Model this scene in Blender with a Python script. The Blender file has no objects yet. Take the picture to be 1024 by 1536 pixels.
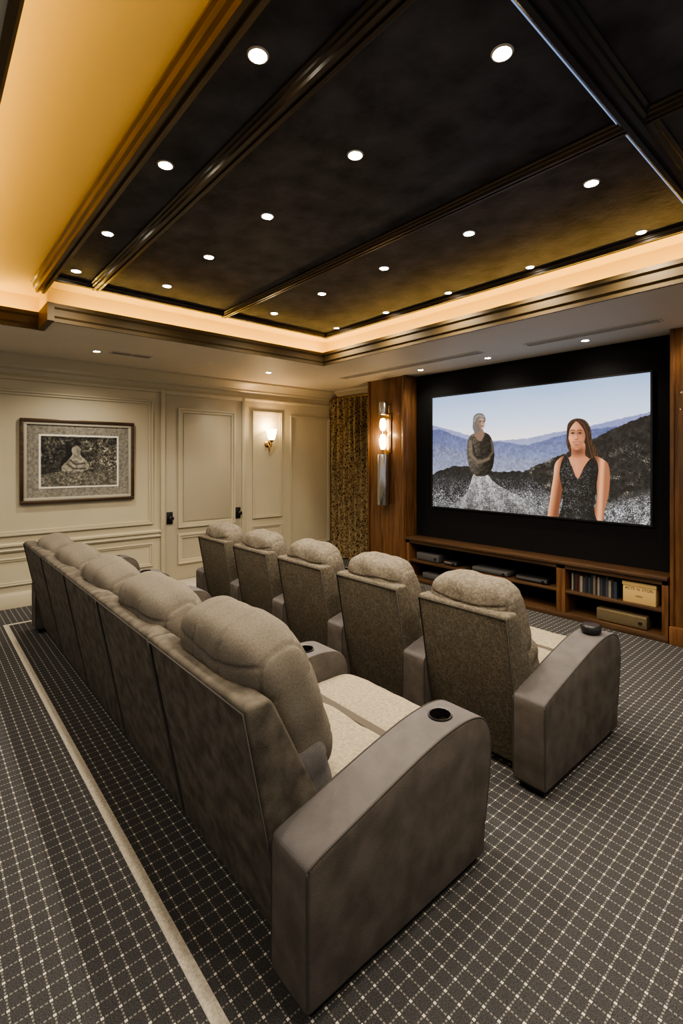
import bpy, bmesh, math, random
import numpy as np
from mathutils import Vector, Matrix
random.seed(3); np.random.seed(3)
scn = bpy.context.scene
COL = scn.collection
rad = math.radians

# ------------------------------------------------------------------ materials
def new_mat(name):
    m = bpy.data.materials.new(name); m.use_nodes = True
    nt = m.node_tree
    return m, nt, nt.nodes['Principled BSDF']

def mat(name, col, rough=.6, metal=0., col2=None, nscale=8., bump=0., bscale=60., sheen=0., coat=0., stretch=None, detail=4, spec=.5, lo=.35, hi=.65):
    m, nt, b = new_mat(name)
    N, L = nt.nodes, nt.links
    b.inputs['Roughness'].default_value = rough
    b.inputs['Metallic'].default_value = metal
    b.inputs['Specular IOR Level'].default_value = spec
    b.inputs['Base Color'].default_value = (*col, 1)
    if sheen: b.inputs['Sheen Weight'].default_value = sheen
    if coat: b.inputs['Coat Weight'].default_value = coat
    geo = N.new('ShaderNodeNewGeometry')
    mp = N.new('ShaderNodeMapping')
    if stretch: mp.inputs['Scale'].default_value = stretch
    L.new(geo.outputs['Position'], mp.inputs['Vector'])
    if col2 is not None:
        n = N.new('ShaderNodeTexNoise'); n.inputs['Scale'].default_value = nscale
        n.inputs['Detail'].default_value = detail
        L.new(mp.outputs[0], n.inputs['Vector'])
        r = N.new('ShaderNodeValToRGB')
        r.color_ramp.elements[0].position = lo; r.color_ramp.elements[1].position = hi
        r.color_ramp.elements[0].color = (*col, 1); r.color_ramp.elements[1].color = (*col2, 1)
        L.new(n.outputs['Fac'], r.inputs[0]); L.new(r.outputs[0], b.inputs['Base Color'])
    if bump:
        n2 = N.new('ShaderNodeTexNoise'); n2.inputs['Scale'].default_value = bscale
        n2.inputs['Detail'].default_value = 3
        L.new(mp.outputs[0], n2.inputs['Vector'])
        bp = N.new('ShaderNodeBump'); bp.inputs['Strength'].default_value = bump
        bp.inputs['Distance'].default_value = .01
        L.new(n2.outputs['Fac'], bp.inputs['Height']); L.new(bp.outputs[0], b.inputs['Normal'])
    return m

def emis(name, col, strength):
    m, nt, b = new_mat(name)
    b.inputs['Base Color'].default_value = (*col, 1)
    b.inputs['Emission Color'].default_value = (*col, 1)
    b.inputs['Emission Strength'].default_value = strength
    return m

def math_node(nt, op, a, b=None, c=None):
    n = nt.nodes.new('ShaderNodeMath'); n.operation = op
    for i, v in enumerate((a, b, c)):
        if v is None: continue
        if isinstance(v, (int, float)): n.inputs[i].default_value = v
        else: nt.links.new(v, n.inputs[i])
    return n.outputs[0]

def carpet_mat():
    m, nt, b = new_mat('carpet_grid'); N, L = nt.nodes, nt.links
    geo = N.new('ShaderNodeNewGeometry'); sp = N.new('ShaderNodeSeparateXYZ')
    L.new(geo.outputs['Position'], sp.inputs[0])
    s = .050
    def dist(o, k, off=0.):
        v = math_node(nt, 'MULTIPLY_ADD', o, k/s, off)
        f = math_node(nt, 'FRACT', v)
        return math_node(nt, 'ABSOLUTE', math_node(nt, 'SUBTRACT', f, .5))
    x, y = sp.outputs[0], sp.outputs[1]
    lx = math_node(nt, 'GREATER_THAN', dist(x, 1), .45)
    ly = math_node(nt, 'GREATER_THAN', dist(y, 1), .45)
    dx = math_node(nt, 'GREATER_THAN', dist(x, 4, .0), .20)
    dy = math_node(nt, 'GREATER_THAN', dist(y, 4, .0), .20)
    a = math_node(nt, 'MULTIPLY', lx, dy); c = math_node(nt, 'MULTIPLY', ly, dx)
    line = math_node(nt, 'MAXIMUM', a, c)
    bx = math_node(nt, 'GREATER_THAN', dist(x, 1), .415); by = math_node(nt, 'GREATER_THAN', dist(y, 1), .415)
    dot = math_node(nt, 'MULTIPLY', bx, by)
    fac = math_node(nt, 'MAXIMUM', math_node(nt, 'MULTIPLY', line, .27), dot)
    nz = N.new('ShaderNodeTexNoise'); nz.inputs['Scale'].default_value = 260; nz.inputs['Detail'].default_value = 2
    L.new(geo.outputs['Position'], nz.inputs['Vector'])
    fac2 = math_node(nt, 'MULTIPLY', fac, math_node(nt, 'ADD', nz.outputs['Fac'], .42))
    r = N.new('ShaderNodeValToRGB')
    r.color_ramp.elements[0].color = (.022, .0225, .025, 1); r.color_ramp.elements[1].color = (.074, .073, .076, 1)
    r.color_ramp.elements[0].position = .3; r.color_ramp.elements[1].position = .7
    L.new(nz.outputs['Fac'], r.inputs[0])
    mx = N.new('ShaderNodeMix'); mx.data_type = 'RGBA'
    L.new(fac2, mx.inputs[0]); L.new(r.outputs[0], mx.inputs[6]); mx.inputs[7].default_value = (.62, .59, .52, 1)
    L.new(mx.outputs[2], b.inputs['Base Color'])
    b.inputs['Roughness'].default_value = .95; b.inputs['Specular IOR Level'].default_value = .1
    bp = N.new('ShaderNodeBump'); bp.inputs['Strength'].default_value = .5; bp.inputs['Distance'].default_value = .006
    L.new(math_node(nt, 'ADD', nz.outputs['Fac'], fac), bp.inputs['Height']); L.new(bp.outputs[0], b.inputs['Normal'])
    return m

def wood(name, c1, c2, rough=.35, axis='Z'):
    st = {'Z': (14, 14, 1.2), 'X': (1.2, 14, 14), 'Y': (14, 1.2, 14)}[axis]
    return mat(name, c1, rough, col2=c2, nscale=2.2, stretch=st, bump=.08, bscale=8, detail=8, coat=.1)

def pattern_mat(name, c1, c2, scale, rough=.9, sheen=0, thr=(.25, .45), stretch=(1, 1, 1), bump=.2):
    m, nt, b = new_mat(name); N, L = nt.nodes, nt.links
    geo = N.new('ShaderNodeNewGeometry'); mp = N.new('ShaderNodeMapping'); mp.inputs['Scale'].default_value = stretch
    L.new(geo.outputs['Position'], mp.inputs[0])
    nz = N.new('ShaderNodeTexNoise'); nz.inputs['Scale'].default_value = scale*.7; L.new(mp.outputs[0], nz.inputs['Vector'])
    ad = N.new('ShaderNodeMixRGB'); ad.inputs[0].default_value = .12
    L.new(mp.outputs[0], ad.inputs[1]); L.new(nz.outputs['Color'], ad.inputs[2])
    v = N.new('ShaderNodeTexVoronoi'); v.inputs['Scale'].default_value = scale; v.feature = 'DISTANCE_TO_EDGE'
    L.new(ad.outputs[0], v.inputs['Vector'])
    n2 = N.new('ShaderNodeTexNoise'); n2.inputs['Scale'].default_value = scale*.35; n2.inputs['Detail'].default_value = 6
    L.new(mp.outputs[0], n2.inputs['Vector'])
    f = math_node(nt, 'MULTIPLY', v.outputs['Distance'], math_node(nt, 'MULTIPLY', n2.outputs['Fac'], 2.))
    r = N.new('ShaderNodeValToRGB')
    r.color_ramp.elements[0].position = thr[0]; r.color_ramp.elements[1].position = thr[1]
    r.color_ramp.elements[0].color = (*c2, 1); r.color_ramp.elements[1].color = (*c1, 1)
    L.new(f, r.inputs[0]); L.new(r.outputs[0], b.inputs['Base Color'])
    b.inputs['Roughness'].default_value = rough; b.inputs['Sheen Weight'].default_value = sheen
    b.inputs['Specular IOR Level'].default_value = .25
    bp = N.new('ShaderNodeBump'); bp.inputs['Strength'].default_value = bump; bp.inputs['Distance'].default_value = .004
    n3 = N.new('ShaderNodeTexNoise'); n3.inputs['Scale'].default_value = 300; L.new(mp.outputs[0], n3.inputs['Vector'])
    L.new(n3.outputs['Fac'], bp.inputs['Height']); L.new(bp.outputs[0], b.inputs['Normal'])
    return m

M = {}
M['wall'] = mat('wall_paint', (.42, .378, .275), .55, col2=(.45, .405, .295), nscale=2)
M['trim'] = mat('wall_trim_paint', (.43, .388, .285), .4)
M['door'] = mat('door_paint', (.39, .352, .262), .42)
M['soffit'] = mat('soffit_paint', (.52, .475, .40), .6, col2=(.55, .50, .42), nscale=1.5)
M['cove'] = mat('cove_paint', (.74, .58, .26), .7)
M['fascia'] = mat('fascia_bronze', (.085, .060, .028), .55, spec=.25)
M['dark'] = mat('dark_ceiling_suede', (.022, .022, .029), .66, col2=(.078, .078, .094), nscale=6, bump=.35, bscale=30, detail=12, spec=.3, lo=.3, hi=.75)
M['beam'] = wood('dark_beam_wood', (.022, .014, .008), (.05, .031, .016), .35, 'X')
M['gold'] = wood('bronze_moulding', (.070, .045, .018), (.13, .085, .036), .34, 'X')
M['beamY'] = mat('glossy_dark_beam', (.05, .052, .065), .24, metal=.5)
M['carpet'] = carpet_mat()
M['stripe'] = mat('carpet_border_beige', (.34, .315, .265), .95, col2=(.48, .445, .375), nscale=120, bump=.4, bscale=300)
M['wood'] = wood('walnut_column', (.085, .038, .015), (.17, .082, .033), .33, 'Z')
M['woodX'] = wood('walnut_cabinet', (.050, .026, .013), (.095, .052, .026), .4, 'X')
M['black'] = mat('matte_black_fabric', (.005, .005, .006), .85, spec=.25)
M['blackp'] = mat('black_plastic', (.012, .012, .014), .3)
M['chrome'] = mat('brushed_steel', (.55, .55, .56), .22, metal=1.)
M['brass'] = mat('aged_brass', (.45, .30, .12), .3, metal=1.)
M['curt'] = pattern_mat('curtain_damask', (.12, .08, .034), (.62, .48, .27), 22, thr=(.03, .22), stretch=(1.3, 1.3, 1))
M['arm'] = mat('arm_suede', (.074, .065, .058), .92, col2=(.110, .097, .087), nscale=10, bump=.18, bscale=200, spec=.12, detail=10)
M['armtop'] = mat('armrest_slate', (.086, .080, .082), .85, col2=(.102, .095, .097), nscale=12, bump=.14, bscale=240, spec=.18)
M['panel'] = mat('back_panel_suede', (.060, .053, .044), .92, col2=(.112, .100, .083), nscale=16, bump=.18, bscale=200, spec=.12, detail=12)
M['pillow'] = mat('pillow_fabric', (.112, .099, .082), .95, col2=(.142, .127, .106), nscale=140, bump=.25, bscale=320, spec=.12)
M['lumbar'] = mat('lumbar_slate', (.085, .080, .080), .9, col2=(.10, .094, .094), nscale=80, bump=.2, bscale=300, spec=.15)
M['pillow2'] = pattern_mat('pillow_leaf_fabric', (.150, .131, .104), (.098, .085, .068), 30, thr=(.03, .16))
M['panel2'] = pattern_mat('panel_leaf_fabric', (.082, .071, .055), (.142, .124, .095), 34, thr=(.02, .12))
M['seat'] = mat('seat_fabric', (.205, .178, .132), .9, col2=(.285, .25, .19), nscale=60, bump=.25, bscale=260, spec=.15)
M['pipe'] = mat('piping', (.050, .046, .043), .8, spec=.2)
M['seam'] = mat('seam_band', (.06, .050, .038), .8)
M['led'] = emis('cove_led', (1., .64, .17), 29.)
M['bulb'] = emis('downlight_lens', (1., .88, .68), 120.)
M['shade'] = emis('sconce_glass', (1., .74, .38), 8.)
M['bluehighlight'] = emis('beam_highlight_glow', (.35, .52, .9), .35)  # faint emission that imitates a bluish highlight on the beam
M['white'] = mat('downlight_ring', (.65, .6, .52), .35)
M['cream'] = mat('cream_carton', (.50, .35, .15), .6)
M['ink'] = mat('ink', (.05, .03, .02), .7)
M['vent'] = mat('vent_grille', (.17, .155, .135), .5)

# ------------------------------------------------------------------ mesh helpers
def add(name, me, m=None, parent=None, loc=None, smooth=None):
    o = bpy.data.objects.new(name, me); COL.objects.link(o)
    if m is not None and len(me.materials) == 0: me.materials.append(m)
    if smooth is not None and len(me.polygons):
        me.polygons.foreach_set('use_smooth', [True]*len(me.polygons))
        me.set_sharp_from_angle(angle=rad(smooth))
    if loc is not None: o.location = loc
    if parent is not None:
        o.parent = parent
        if loc is None:
            o.matrix_parent_inverse = Matrix.Translation(-Vector(parent.location))
    return o

def empty(name, loc):
    e = bpy.data.objects.new(name, None); e.location = loc; e.empty_display_size = .1
    COL.objects.link(e); return e

def bm_to_mesh(bm, name):
    bmesh.ops.recalc_face_normals(bm, faces=bm.faces)
    me = bpy.data.meshes.new(name); bm.to_mesh(me); bm.free(); return me

def box_bm(bm, x0, x1, y0, y1, z0, z1, bevel=0., seg=2):
    r = bmesh.ops.create_cube(bm, size=1)
    vs = r['verts']
    for v in vs:
        v.co = Vector(((x0+x1)/2+v.co.x*(x1-x0), (y0+y1)/2+v.co.y*(y1-y0), (z0+z1)/2+v.co.z*(z1-z0)))
    if bevel:
        es = set(e for v in vs for e in v.link_edges)
        bmesh.ops.bevel(bm, geom=list(es), offset=bevel, segments=seg, affect='EDGES', profile=.5)

def box(name, x0, x1, y0, y1, z0, z1, m, bevel=0., parent=None, seg=2, local=False):
    bm = bmesh.new(); box_bm(bm, x0, x1, y0, y1, z0, z1, bevel, seg)
    me = bm_to_mesh(bm, name)
    return add(name, me, m, parent, loc=(0, 0, 0) if local else None, smooth=35 if bevel else None)

def boxes(name, lst, m, bevel=0., parent=None, local=False):
    bm = bmesh.new()
    for b in lst: box_bm(bm, *b, bevel)
    return add(name, bm_to_mesh(bm, name), m, parent, loc=(0, 0, 0) if local else None, smooth=35 if bevel else None)

def prism_mesh(name, pts, axis, lo, hi, bevel=0., seg=3, ang=35):
    bm = bmesh.new()
    def P(a, b, c):
        return {'X': (c, a, b), 'Y': (a, c, b), 'Z': (a, b, c)}[axis]
    A = [bm.verts.new(P(a, b, lo)) for a, b in pts]; B = [bm.verts.new(P(a, b, hi)) for a, b in pts]
    bm.faces.new(A); bm.faces.new(B)
    n = len(pts)
    for i in range(n): bm.faces.new((A[i], A[(i+1) % n], B[(i+1) % n], B[i]))
    bmesh.ops.recalc_face_normals(bm, faces=bm.faces)
    if bevel:
        es = [e for e in bm.edges if len(e.link_faces) == 2 and e.calc_face_angle(0) > rad(ang)]
        bmesh.ops.bevel(bm, geom=es, offset=bevel, segments=seg, affect='EDGES', profile=.5, clamp_overlap=True)
    return bm_to_mesh(bm, name)

def prism(name, pts, axis, lo, hi, m, bevel=0., parent=None, smooth=35, local=False):
    return add(name, prism_mesh(name, pts, axis, lo, hi, bevel), m, parent, loc=(0, 0, 0) if local else None, smooth=smooth)

def lathe_bm(bm, prof, c, axis='Z', seg=24, caps=True):
    rings = []
    for r, h in prof:
        ring = []
        for i in range(seg):
            a = 2*math.pi*i/seg; u, v = r*math.cos(a), r*math.sin(a)
            p = {'Z': (u, v, h), 'X': (h, u, v), 'Y': (u, h, v)}[axis]
            ring.append(bm.verts.new((c[0]+p[0], c[1]+p[1], c[2]+p[2])))
        rings.append(ring)
    for a, b in zip(rings, rings[1:]):
        for i in range(seg): bm.faces.new((a[i], a[(i+1) % seg], b[(i+1) % seg], b[i]))
    if caps: bm.faces.new(rings[0]); bm.faces.new(rings[-1])

def lathe(name, prof, c, m, axis='Z', seg=24, caps=True, parent=None, local=False, smooth=40):
    bm = bmesh.new(); lathe_bm(bm, prof, c, axis, seg, caps)
    return add(name, bm_to_mesh(bm, name), m, parent, loc=(0, 0, 0) if local else None, smooth=smooth)

def tube(name, pts, r, m, parent=None, cyclic=False, local=False):
    cu = bpy.data.curves.new(name, 'CURVE'); cu.dimensions = '3D'; cu.bevel_depth = r; cu.bevel_resolution = 2
    s = cu.splines.new('POLY'); s.points.add(len(pts)-1)
    for i, p in enumerate(pts): s.points[i].co = (*p, 1)
    s.use_cyclic_u = cyclic
    cu.materials.append(m)
    o = bpy.data.objects.new(name, cu); COL.objects.link(o)
    if parent is not None:
        o.parent = parent
        if not local: o.matrix_parent_inverse = Matrix.Translation(-Vector(parent.location))
    return o

def cushion_mesh(name, half, n=4., tilt=0., center=(0, 0, 0), hgrooves=(), vgrooves=(), gdepth=.10, wr=.004, res=36, seed=0, gw=.022, belly=0.):
    bm = bmesh.new()
    bmesh.ops.create_cube(bm, size=2)
    bmesh.ops.subdivide_edges(bm, edges=bm.edges[:], cuts=res, use_grid_fill=True)
    rs = np.random.RandomState(seed); ph = rs.rand(8)*6.28
    R = Matrix.Rotation(tilt, 3, 'X')
    for v in bm.verts:
        x, y, z = v.co
        k = (abs(x)**n+abs(y)**n+abs(z)**n)**(1/n)
        x, y, z = x/k, y/k, z/k
        g = 0
        for q in hgrooves: g += math.exp(-((z-q-.03*math.sin(4*x+ph[5]))/gw)**2)
        for q in vgrooves: g += math.exp(-((x-q)/gw)**2)
        yy = y*(1-gdepth*min(g, 1.2))*(1+belly*(1-x*x)*(1-z*z))
        zz = z*(1-.35*gdepth*sum(math.exp(-((x-q)/gw)**2) for q in vgrooves))
        w = wr*(math.sin(7*x+ph[0]+3*z)*math.sin(5*z+ph[1])+.6*math.sin(13*x+4*z+ph[2])*math.sin(9*z-5*x+ph[3]))
        d = Vector((x, y, z)).normalized()*w
        p = Vector((x*half[0], yy*half[1], zz*half[2]))+d
        p = R @ p
        v.co = p+Vector(center)
    return bm_to_mesh(bm, name)

def catmull(pts, k=8, closed=False):
    out = []; n = len(pts)
    rng = range(n) if closed else range(n-1)
    for i in rng:
        p = [pts[(i+j-1) % n] if closed else pts[min(max(i+j-1, 0), n-1)] for j in range(4)]
        for s in range(k):
            t = s/k
            out.append(tuple(.5*((2*p[1][a])+(-p[0][a]+p[2][a])*t+(2*p[0][a]-5*p[1][a]+4*p[2][a]-p[3][a])*t*t+(-p[0][a]+3*p[1][a]-3*p[2][a]+p[3][a])*t**3) for a in range(len(pts[0]))))
    if not closed: out.append(tuple(pts[-1]))
    return out

# ------------------------------------------------------------------ room constants
XL, XR, YB, YF = -6.30, 2.2, -2.3, 5.35
ZS, ZC = 2.74, 3.08
# room shell (back and right walls left out so world fill can enter)
box('floor', XL-.15, XR+.15, YB-.15, YF+.15, -.1, 0, M['carpet'])
box('wall_left', XL-.15, XL, YB-.15, YF+.15, 0, 3.2, M['wall'])
box('wall_front', XL, XR, YF, YF+.15, 0, 3.2, M['wall'])
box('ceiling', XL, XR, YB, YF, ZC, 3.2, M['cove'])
# soffit (U-shaped ring, its top is the cove shelf)
LX, LX2, LY, LYB, RX = -4.55, -4.92, 3.68, .17, 1.2
boxes('ceiling_soffit', [
    (XL, XR, LY, YF, ZS, ZS+.10), (XL, LX, .84, LY, ZS, ZS+.10), (XL, LX2, LYB, .84, ZS, ZS+.10),
    (RX, XR, LYB, LY, ZS, ZS+.10), (XL, XR, YB, LYB, ZS, ZS+.10)], M['soffit'])
# cove back walls
CB = .24
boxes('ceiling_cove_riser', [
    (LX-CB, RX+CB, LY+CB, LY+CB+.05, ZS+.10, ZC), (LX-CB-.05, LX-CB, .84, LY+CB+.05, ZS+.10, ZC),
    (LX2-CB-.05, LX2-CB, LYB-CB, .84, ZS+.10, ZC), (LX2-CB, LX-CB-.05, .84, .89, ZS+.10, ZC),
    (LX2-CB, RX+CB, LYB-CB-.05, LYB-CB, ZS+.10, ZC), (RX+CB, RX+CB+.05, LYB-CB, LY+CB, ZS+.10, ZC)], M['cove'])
# fascia lip
def lip_profile(sgn):
    return [(0, 0), (sgn*.022, 0), (sgn*.022, .03), (sgn*.035, .045), (sgn*.035, .10), (sgn*.05, .115), (sgn*.05, .145), (0, .145)]
prism('trim_1', [(LY-b[0], ZS-.012+b[1]) for b in lip_profile(1)], 'X', LX, RX, M['fascia'])
prism('trim_2', [(LX+b[0], ZS-.012+b[1]) for b in lip_profile(1)], 'Y', .84, LY, M['fascia'])
prism('trim_3', [(LX2+b[0], ZS-.012+b[1]) for b in lip_profile(1)], 'Y', LYB, .84, M['fascia'])
prism('trim_4', [(LYB+b[0], ZS-.012+b[1]) for b in lip_profile(1)], 'X', LX2, RX, M['fascia'])
box('trim_5', LX2, LX+.05, .79, .84, ZS-.012, ZS+.135, M['fascia'])
# LED strips lying in the cove
zl = ZS+.10
boxes('cove_led_strip', [
    (LX-.1, RX+.1, LY+.10, LY+.12, zl, zl+.012), (LX-.12, LX-.10, .95, LY+.1, zl, zl+.012),
    (LX2-.12, LX2-.10, LYB, .80, zl, zl+.012), (LX2-.1, RX+.1, LYB-.12, LYB-.10, zl, zl+.012)], M['led'])
# dark coffered ceiling
DX0, DX1, DY0, DY1, ZD = -4.40, 1.1, .74, 3.60, 3.05
box('ceiling_dark_panel', DX0, DX1, DY0, DY1, ZD, ZC, M['dark'])
def moulding(name, axis, c, lo, hi, w, m, h=.055):
    pr = [(-w/2, 0), (-w/2, -.012), (-w*.40, -.018), (-w*.38, -.6*h), (-w*.27, -.7*h), (-w*.24, -h), (-w*.08, -h), (-w*.06, -.8*h),
          (w*.06, -.8*h), (w*.08, -h), (w*.24, -h), (w*.27, -.7*h), (w*.38, -.6*h), (w*.40, -.018), (w/2, -.012), (w/2, 0)]
    return prism(name, [(c+a, ZD+b) for a, b in pr], axis, lo, hi, m)
moulding('trim_6', 'X', DY0+.02, -4.62, DX1, .13, M['gold'], .085)
moulding('trim_7', 'X', 1.12, DX0, DX1, .11, M['beam'], .045)
moulding('trim_8', 'X', 2.29, DX0, DX1, .085, M['beam'], .045)
moulding('trim_9', 'X', DY1-.03, DX0, DX1, .07, M['beam'], .04)
moulding('trim_10', 'Y', DX0+.03, DY0, DY1, .07, M['beam'], .04)
moulding('trim_11', 'Y', -.73, DY0, DY1, .13, M['beamY'], .06)
box('beam_highlight_strip', -.797, -.793, .86, 3.5, ZD-.016, ZD-.012, M['bluehighlight'])  # glowing strip added in place of the bluish highlight along the glossy beam

# crown + trims on walls
crown = [(0, 0), (.12, 0), (.12, -.025), (.095, -.04), (.06, -.075), (.03, -.11), (.03, -.135), (.015, -.15), (0, -.15)]
prism('trim_12', [(XL+a, ZS+b) for a, b in crown], 'Y', YB, YF, M['trim'])
prism('trim_13', [(YF-a, ZS+b) for a, b in crown], 'X', XL+.12, -5.08, M['trim'])
base = [(0, 0), (.022, 0), (.022, .13), (.012, .15), (.008, .165), (0, .165)]
for i, (a, b) in enumerate([(YB, 2.376), (3.607, YF)]):
    prism('baseboard_left' + ('' if i == 0 else '_b'), [(XL+p, q) for p, q in base], 'Y', a, b, M['trim'])
prism('baseboard_front', [(YF-p, q) for p, q in base], 'X', XL+.03, -5.08, M['trim'])
rail = [(0, .60), (.018, .605), (.03, .625), (.018, .64), (.018, .655), (.038, .67), (.038, .69), (0, .70)]
prism('trim_14', [(XL+p, q) for p, q in rail], 'Y', YB, 2.376, M['trim'])
prism('trim_15', [(XL, 2.47), (XL+.018, 2.475), (XL+.03, 2.50), (XL+.012, 2.53), (XL, 2.53)], 'Y', YB, YF, M['trim'])

def wall_frame(name, y0, y1, z0, z1, x=XL, w=.04, d=.018, m=None, parent=None):
    bm = bmesh.new()
    for (dd, i0, i1) in ((d, 0, w*.45), (d*.55, w*.45, w)):
        for (a, b, c, e) in ((y0+i0, y1-i0, z0+i0, z0+i1), (y0+i0, y1-i0, z1-i1, z1-i0), (y0+i0, y0+i1, z0+i1, z1-i1), (y1-i1, y1-i0, z0+i1, z1-i1)):
            box_bm(bm, x, x+dd, a, b, c, e, .003, 1)
    return add(name, bm_to_mesh(bm, name), m or M['trim'], parent)
wall_frame('trim_16', -1.9, 2.28, .78, 2.36, d=.026, w=.05)
wall_frame('trim_17', -1.9, 2.28, .24, .54)
wall_frame('trim_18', 3.74, 4.26, .73, 2.33, d=.024)
wall_frame('trim_19', 3.74, 4.26, .24, .62)
wall_frame('trim_20', 4.42, 5.22, .24, 2.30, d=.024)

# door
de = empty('door_1', (XL, 3.0, 0))
boxes('casing', [(XL, XL+.04, 2.376, 2.43, 0, 2.51), (XL, XL+.04, 3.553, 3.607, 0, 2.51), (XL, XL+.04, 2.43, 3.553, 2.455, 2.51)], M['trim'], .006, de)
box('slab', XL, XL+.022, 2.43, 3.553, .01, 2.455, M['door'], .002, de)
wall_frame('upper_panel_moulding', 2.60, 3.44, .70, 2.29, XL+.022, .06, .028, M['trim'], de)
wall_frame('lower_panel_moulding', 2.60, 3.44, .22, .62, XL+.022, .06, .028, M['trim'], de)
box('upper_panel', XL+.022, XL+.03, 2.68, 3.36, .78, 2.21, M['door'], .003, de)
for i, yy in enumerate((2.49, 3.49)):
    box('handle_plate_%d' % i, XL+.022, XL+.034, yy-.04, yy+.04, .76, .92, M['blackp'], .004, de)
    lathe('handle_knob_%d' % i, [(.012, 0), (.012, .04), (.028, .05), (.03, .07), (.02, .08)], (XL+.034, yy, .84), M['blackp'], 'X', parent=de)
box('door_mat', XL+.03, XL+.62, 2.45, 3.5, 0, .012, M['stripe'], .004)

# carpet border
sy, sx = .648, -5.65
boxes('carpet_border_stripe', [(sx, 1.2, sy-.021, sy+.021, 0, .003), (sx-.042, sx, sy-.021, 4.3, 0, .003)], M['stripe'])

# ------------------------------------------------------------------ painted flat pictures (vertex colours)
Fx, Fy, Rx_, Ry_ = -.7536, .6574, .6574, .7536
def ref_coords(X, Y, Z):
    d = Fx*X+Fy*Y; r = Rx_*X+Ry_*Y
    return 512+730*r/d, 690-730*(Z-1.6)/d

class Paint:
    def __init__(s, PX, PY, img):
        s.PX, s.PY, s.img = PX, PY, img
    def poly_mask(s, pts):
        inside = np.zeros(s.PX.shape, bool); n = len(pts)
        for i in range(n):
            x1, y1 = pts[i][:2]; x2, y2 = pts[(i+1) % n][:2]
            if y1 == y2: continue
            c = ((y1 > s.PY) != (y2 > s.PY)) & (s.PX < (x2-x1)*(s.PY-y1)/(y2-y1)+x1)
            inside ^= c
        return inside.astype(float)
    def put(s, mask, col, a=1.):
        m = (mask*a)[..., None]; c = np.asarray(col, float)
        s.img[:] = s.img*(1-m)+c*m
    def poly(s, pts, col, a=1., smooth=True, clip=None):
        if smooth: pts = catmull(pts, 6, True)
        m = s.poly_mask(pts)
        if clip is not None: m = m*clip
        s.put(m, col, a); return m
    def ell(s, cx, cy, rx, ry, col, a=1., soft=.12, ang=0., clip=None):
        ca, sa = math.cos(ang), math.sin(ang)
        u = ((s.PX-cx)*ca+(s.PY-cy)*sa)/rx; v = (-(s.PX-cx)*sa+(s.PY-cy)*ca)/ry
        q = np.sqrt(u*u+v*v); m = np.clip((1+soft-q)/(2*soft), 0, 1)
        if clip is not None: m = m*clip
        s.put(m, col, a); return m
    def line(s, pts, w, col, a=1., clip=None, soft=.5):
        m = np.zeros(s.PX.shape)
        for (x1, y1), (x2, y2) in zip(pts, pts[1:]):
            dx, dy = x2-x1, y2-y1; t = np.clip(((s.PX-x1)*dx+(s.PY-y1)*dy)/(dx*dx+dy*dy+1e-9), 0, 1)
            q = np.hypot(s.PX-x1-t*dx, s.PY-y1-t*dy); m = np.maximum(m, np.clip((w-q)/(w*soft), 0, 1))
        if clip is not None: m = m*clip
        s.put(m, col, a); return m

def smooth_noise(H, W, cell, rs):
    gh, gw = int(H/cell)+3, int(W/cell)+3
    g = rs.rand(gh, gw)
    yy = np.arange(H)/cell; xx = np.arange(W)/cell
    y0 = yy.astype(int); x0 = xx.astype(int); fy = (yy-y0)[:, None]; fx = (xx-x0)[None, :]
    fy = fy*fy*(3-2*fy); fx = fx*fx*(3-2*fx)
    a = g[y0][:, x0]; b = g[y0][:, x0+1]; c = g[y0+1][:, x0]; d = g[y0+1][:, x0+1]
    return (a*(1-fx)+b*fx)*(1-fy)+(c*(1-fx)+d*fx)*fy

def blur(m, k):
    for _ in range(k):
        m = (m+np.roll(m, 1, 0)+np.roll(m, -1, 0)+np.roll(m, 1, 1)+np.roll(m, -1, 1))/5
    return m

def colour_grid(name, pos_fn, W, H, img, strength, parent, rough=.4):
    """img HxWx3 sRGB; pos_fn(u,v)->xyz arrays"""
    u = (np.arange(W+1))/W; v = (np.arange(H+1))/H
    U, V = np.meshgrid(u, v)
    P = np.stack(pos_fn(U, V), -1).reshape(-1, 3)
    i = np.arange(W*H); r, c = i//W, i % W
    a = r*(W+1)+c
    F = np.stack([a, a+W+1, a+W+2, a+1], -1)
    me = bpy.data.meshes.new(name)
    me.vertices.add(len(P)); me.vertices.foreach_set('co', P.ravel())
    me.loops.add(4*len(F)); me.loops.foreach_set('vertex_index', F.ravel().astype(np.int32))
    me.polygons.add(len(F)); me.polygons.foreach_set('loop_start', (np.arange(len(F))*4).astype(np.int32))
    me.update(calc_edges=True)
    lin = np.where(img <= .04045, img/12.92, ((np.clip(img, 0, 1)+.055)/1.055)**2.4)
    at = me.color_attributes.new('paint', 'FLOAT_COLOR', 'CORNER')
    cc = np.ones((W*H, 4, 4)); cc[:, :, :3] = lin.reshape(-1, 1, 3)
    at.data.foreach_set('color', cc.ravel())
    m, nt, b = new_mat(name+'_picture')
    an = nt.nodes.new('ShaderNodeAttribute'); an.attribute_name = 'paint'
    if strength > 0:
        b.inputs['Base Color'].default_value = (.01, .01, .01, 1)
        nt.links.new(an.outputs['Color'], b.inputs['Emission Color']); b.inputs['Emission Strength'].default_value = strength
        m.cycles.emission_sampling = 'NONE'
    else:
        nt.links.new(an.outputs['Color'], b.inputs['Base Color'])
    b.inputs['Roughness'].default_value = rough
    return add(name, me, m, parent)

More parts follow.
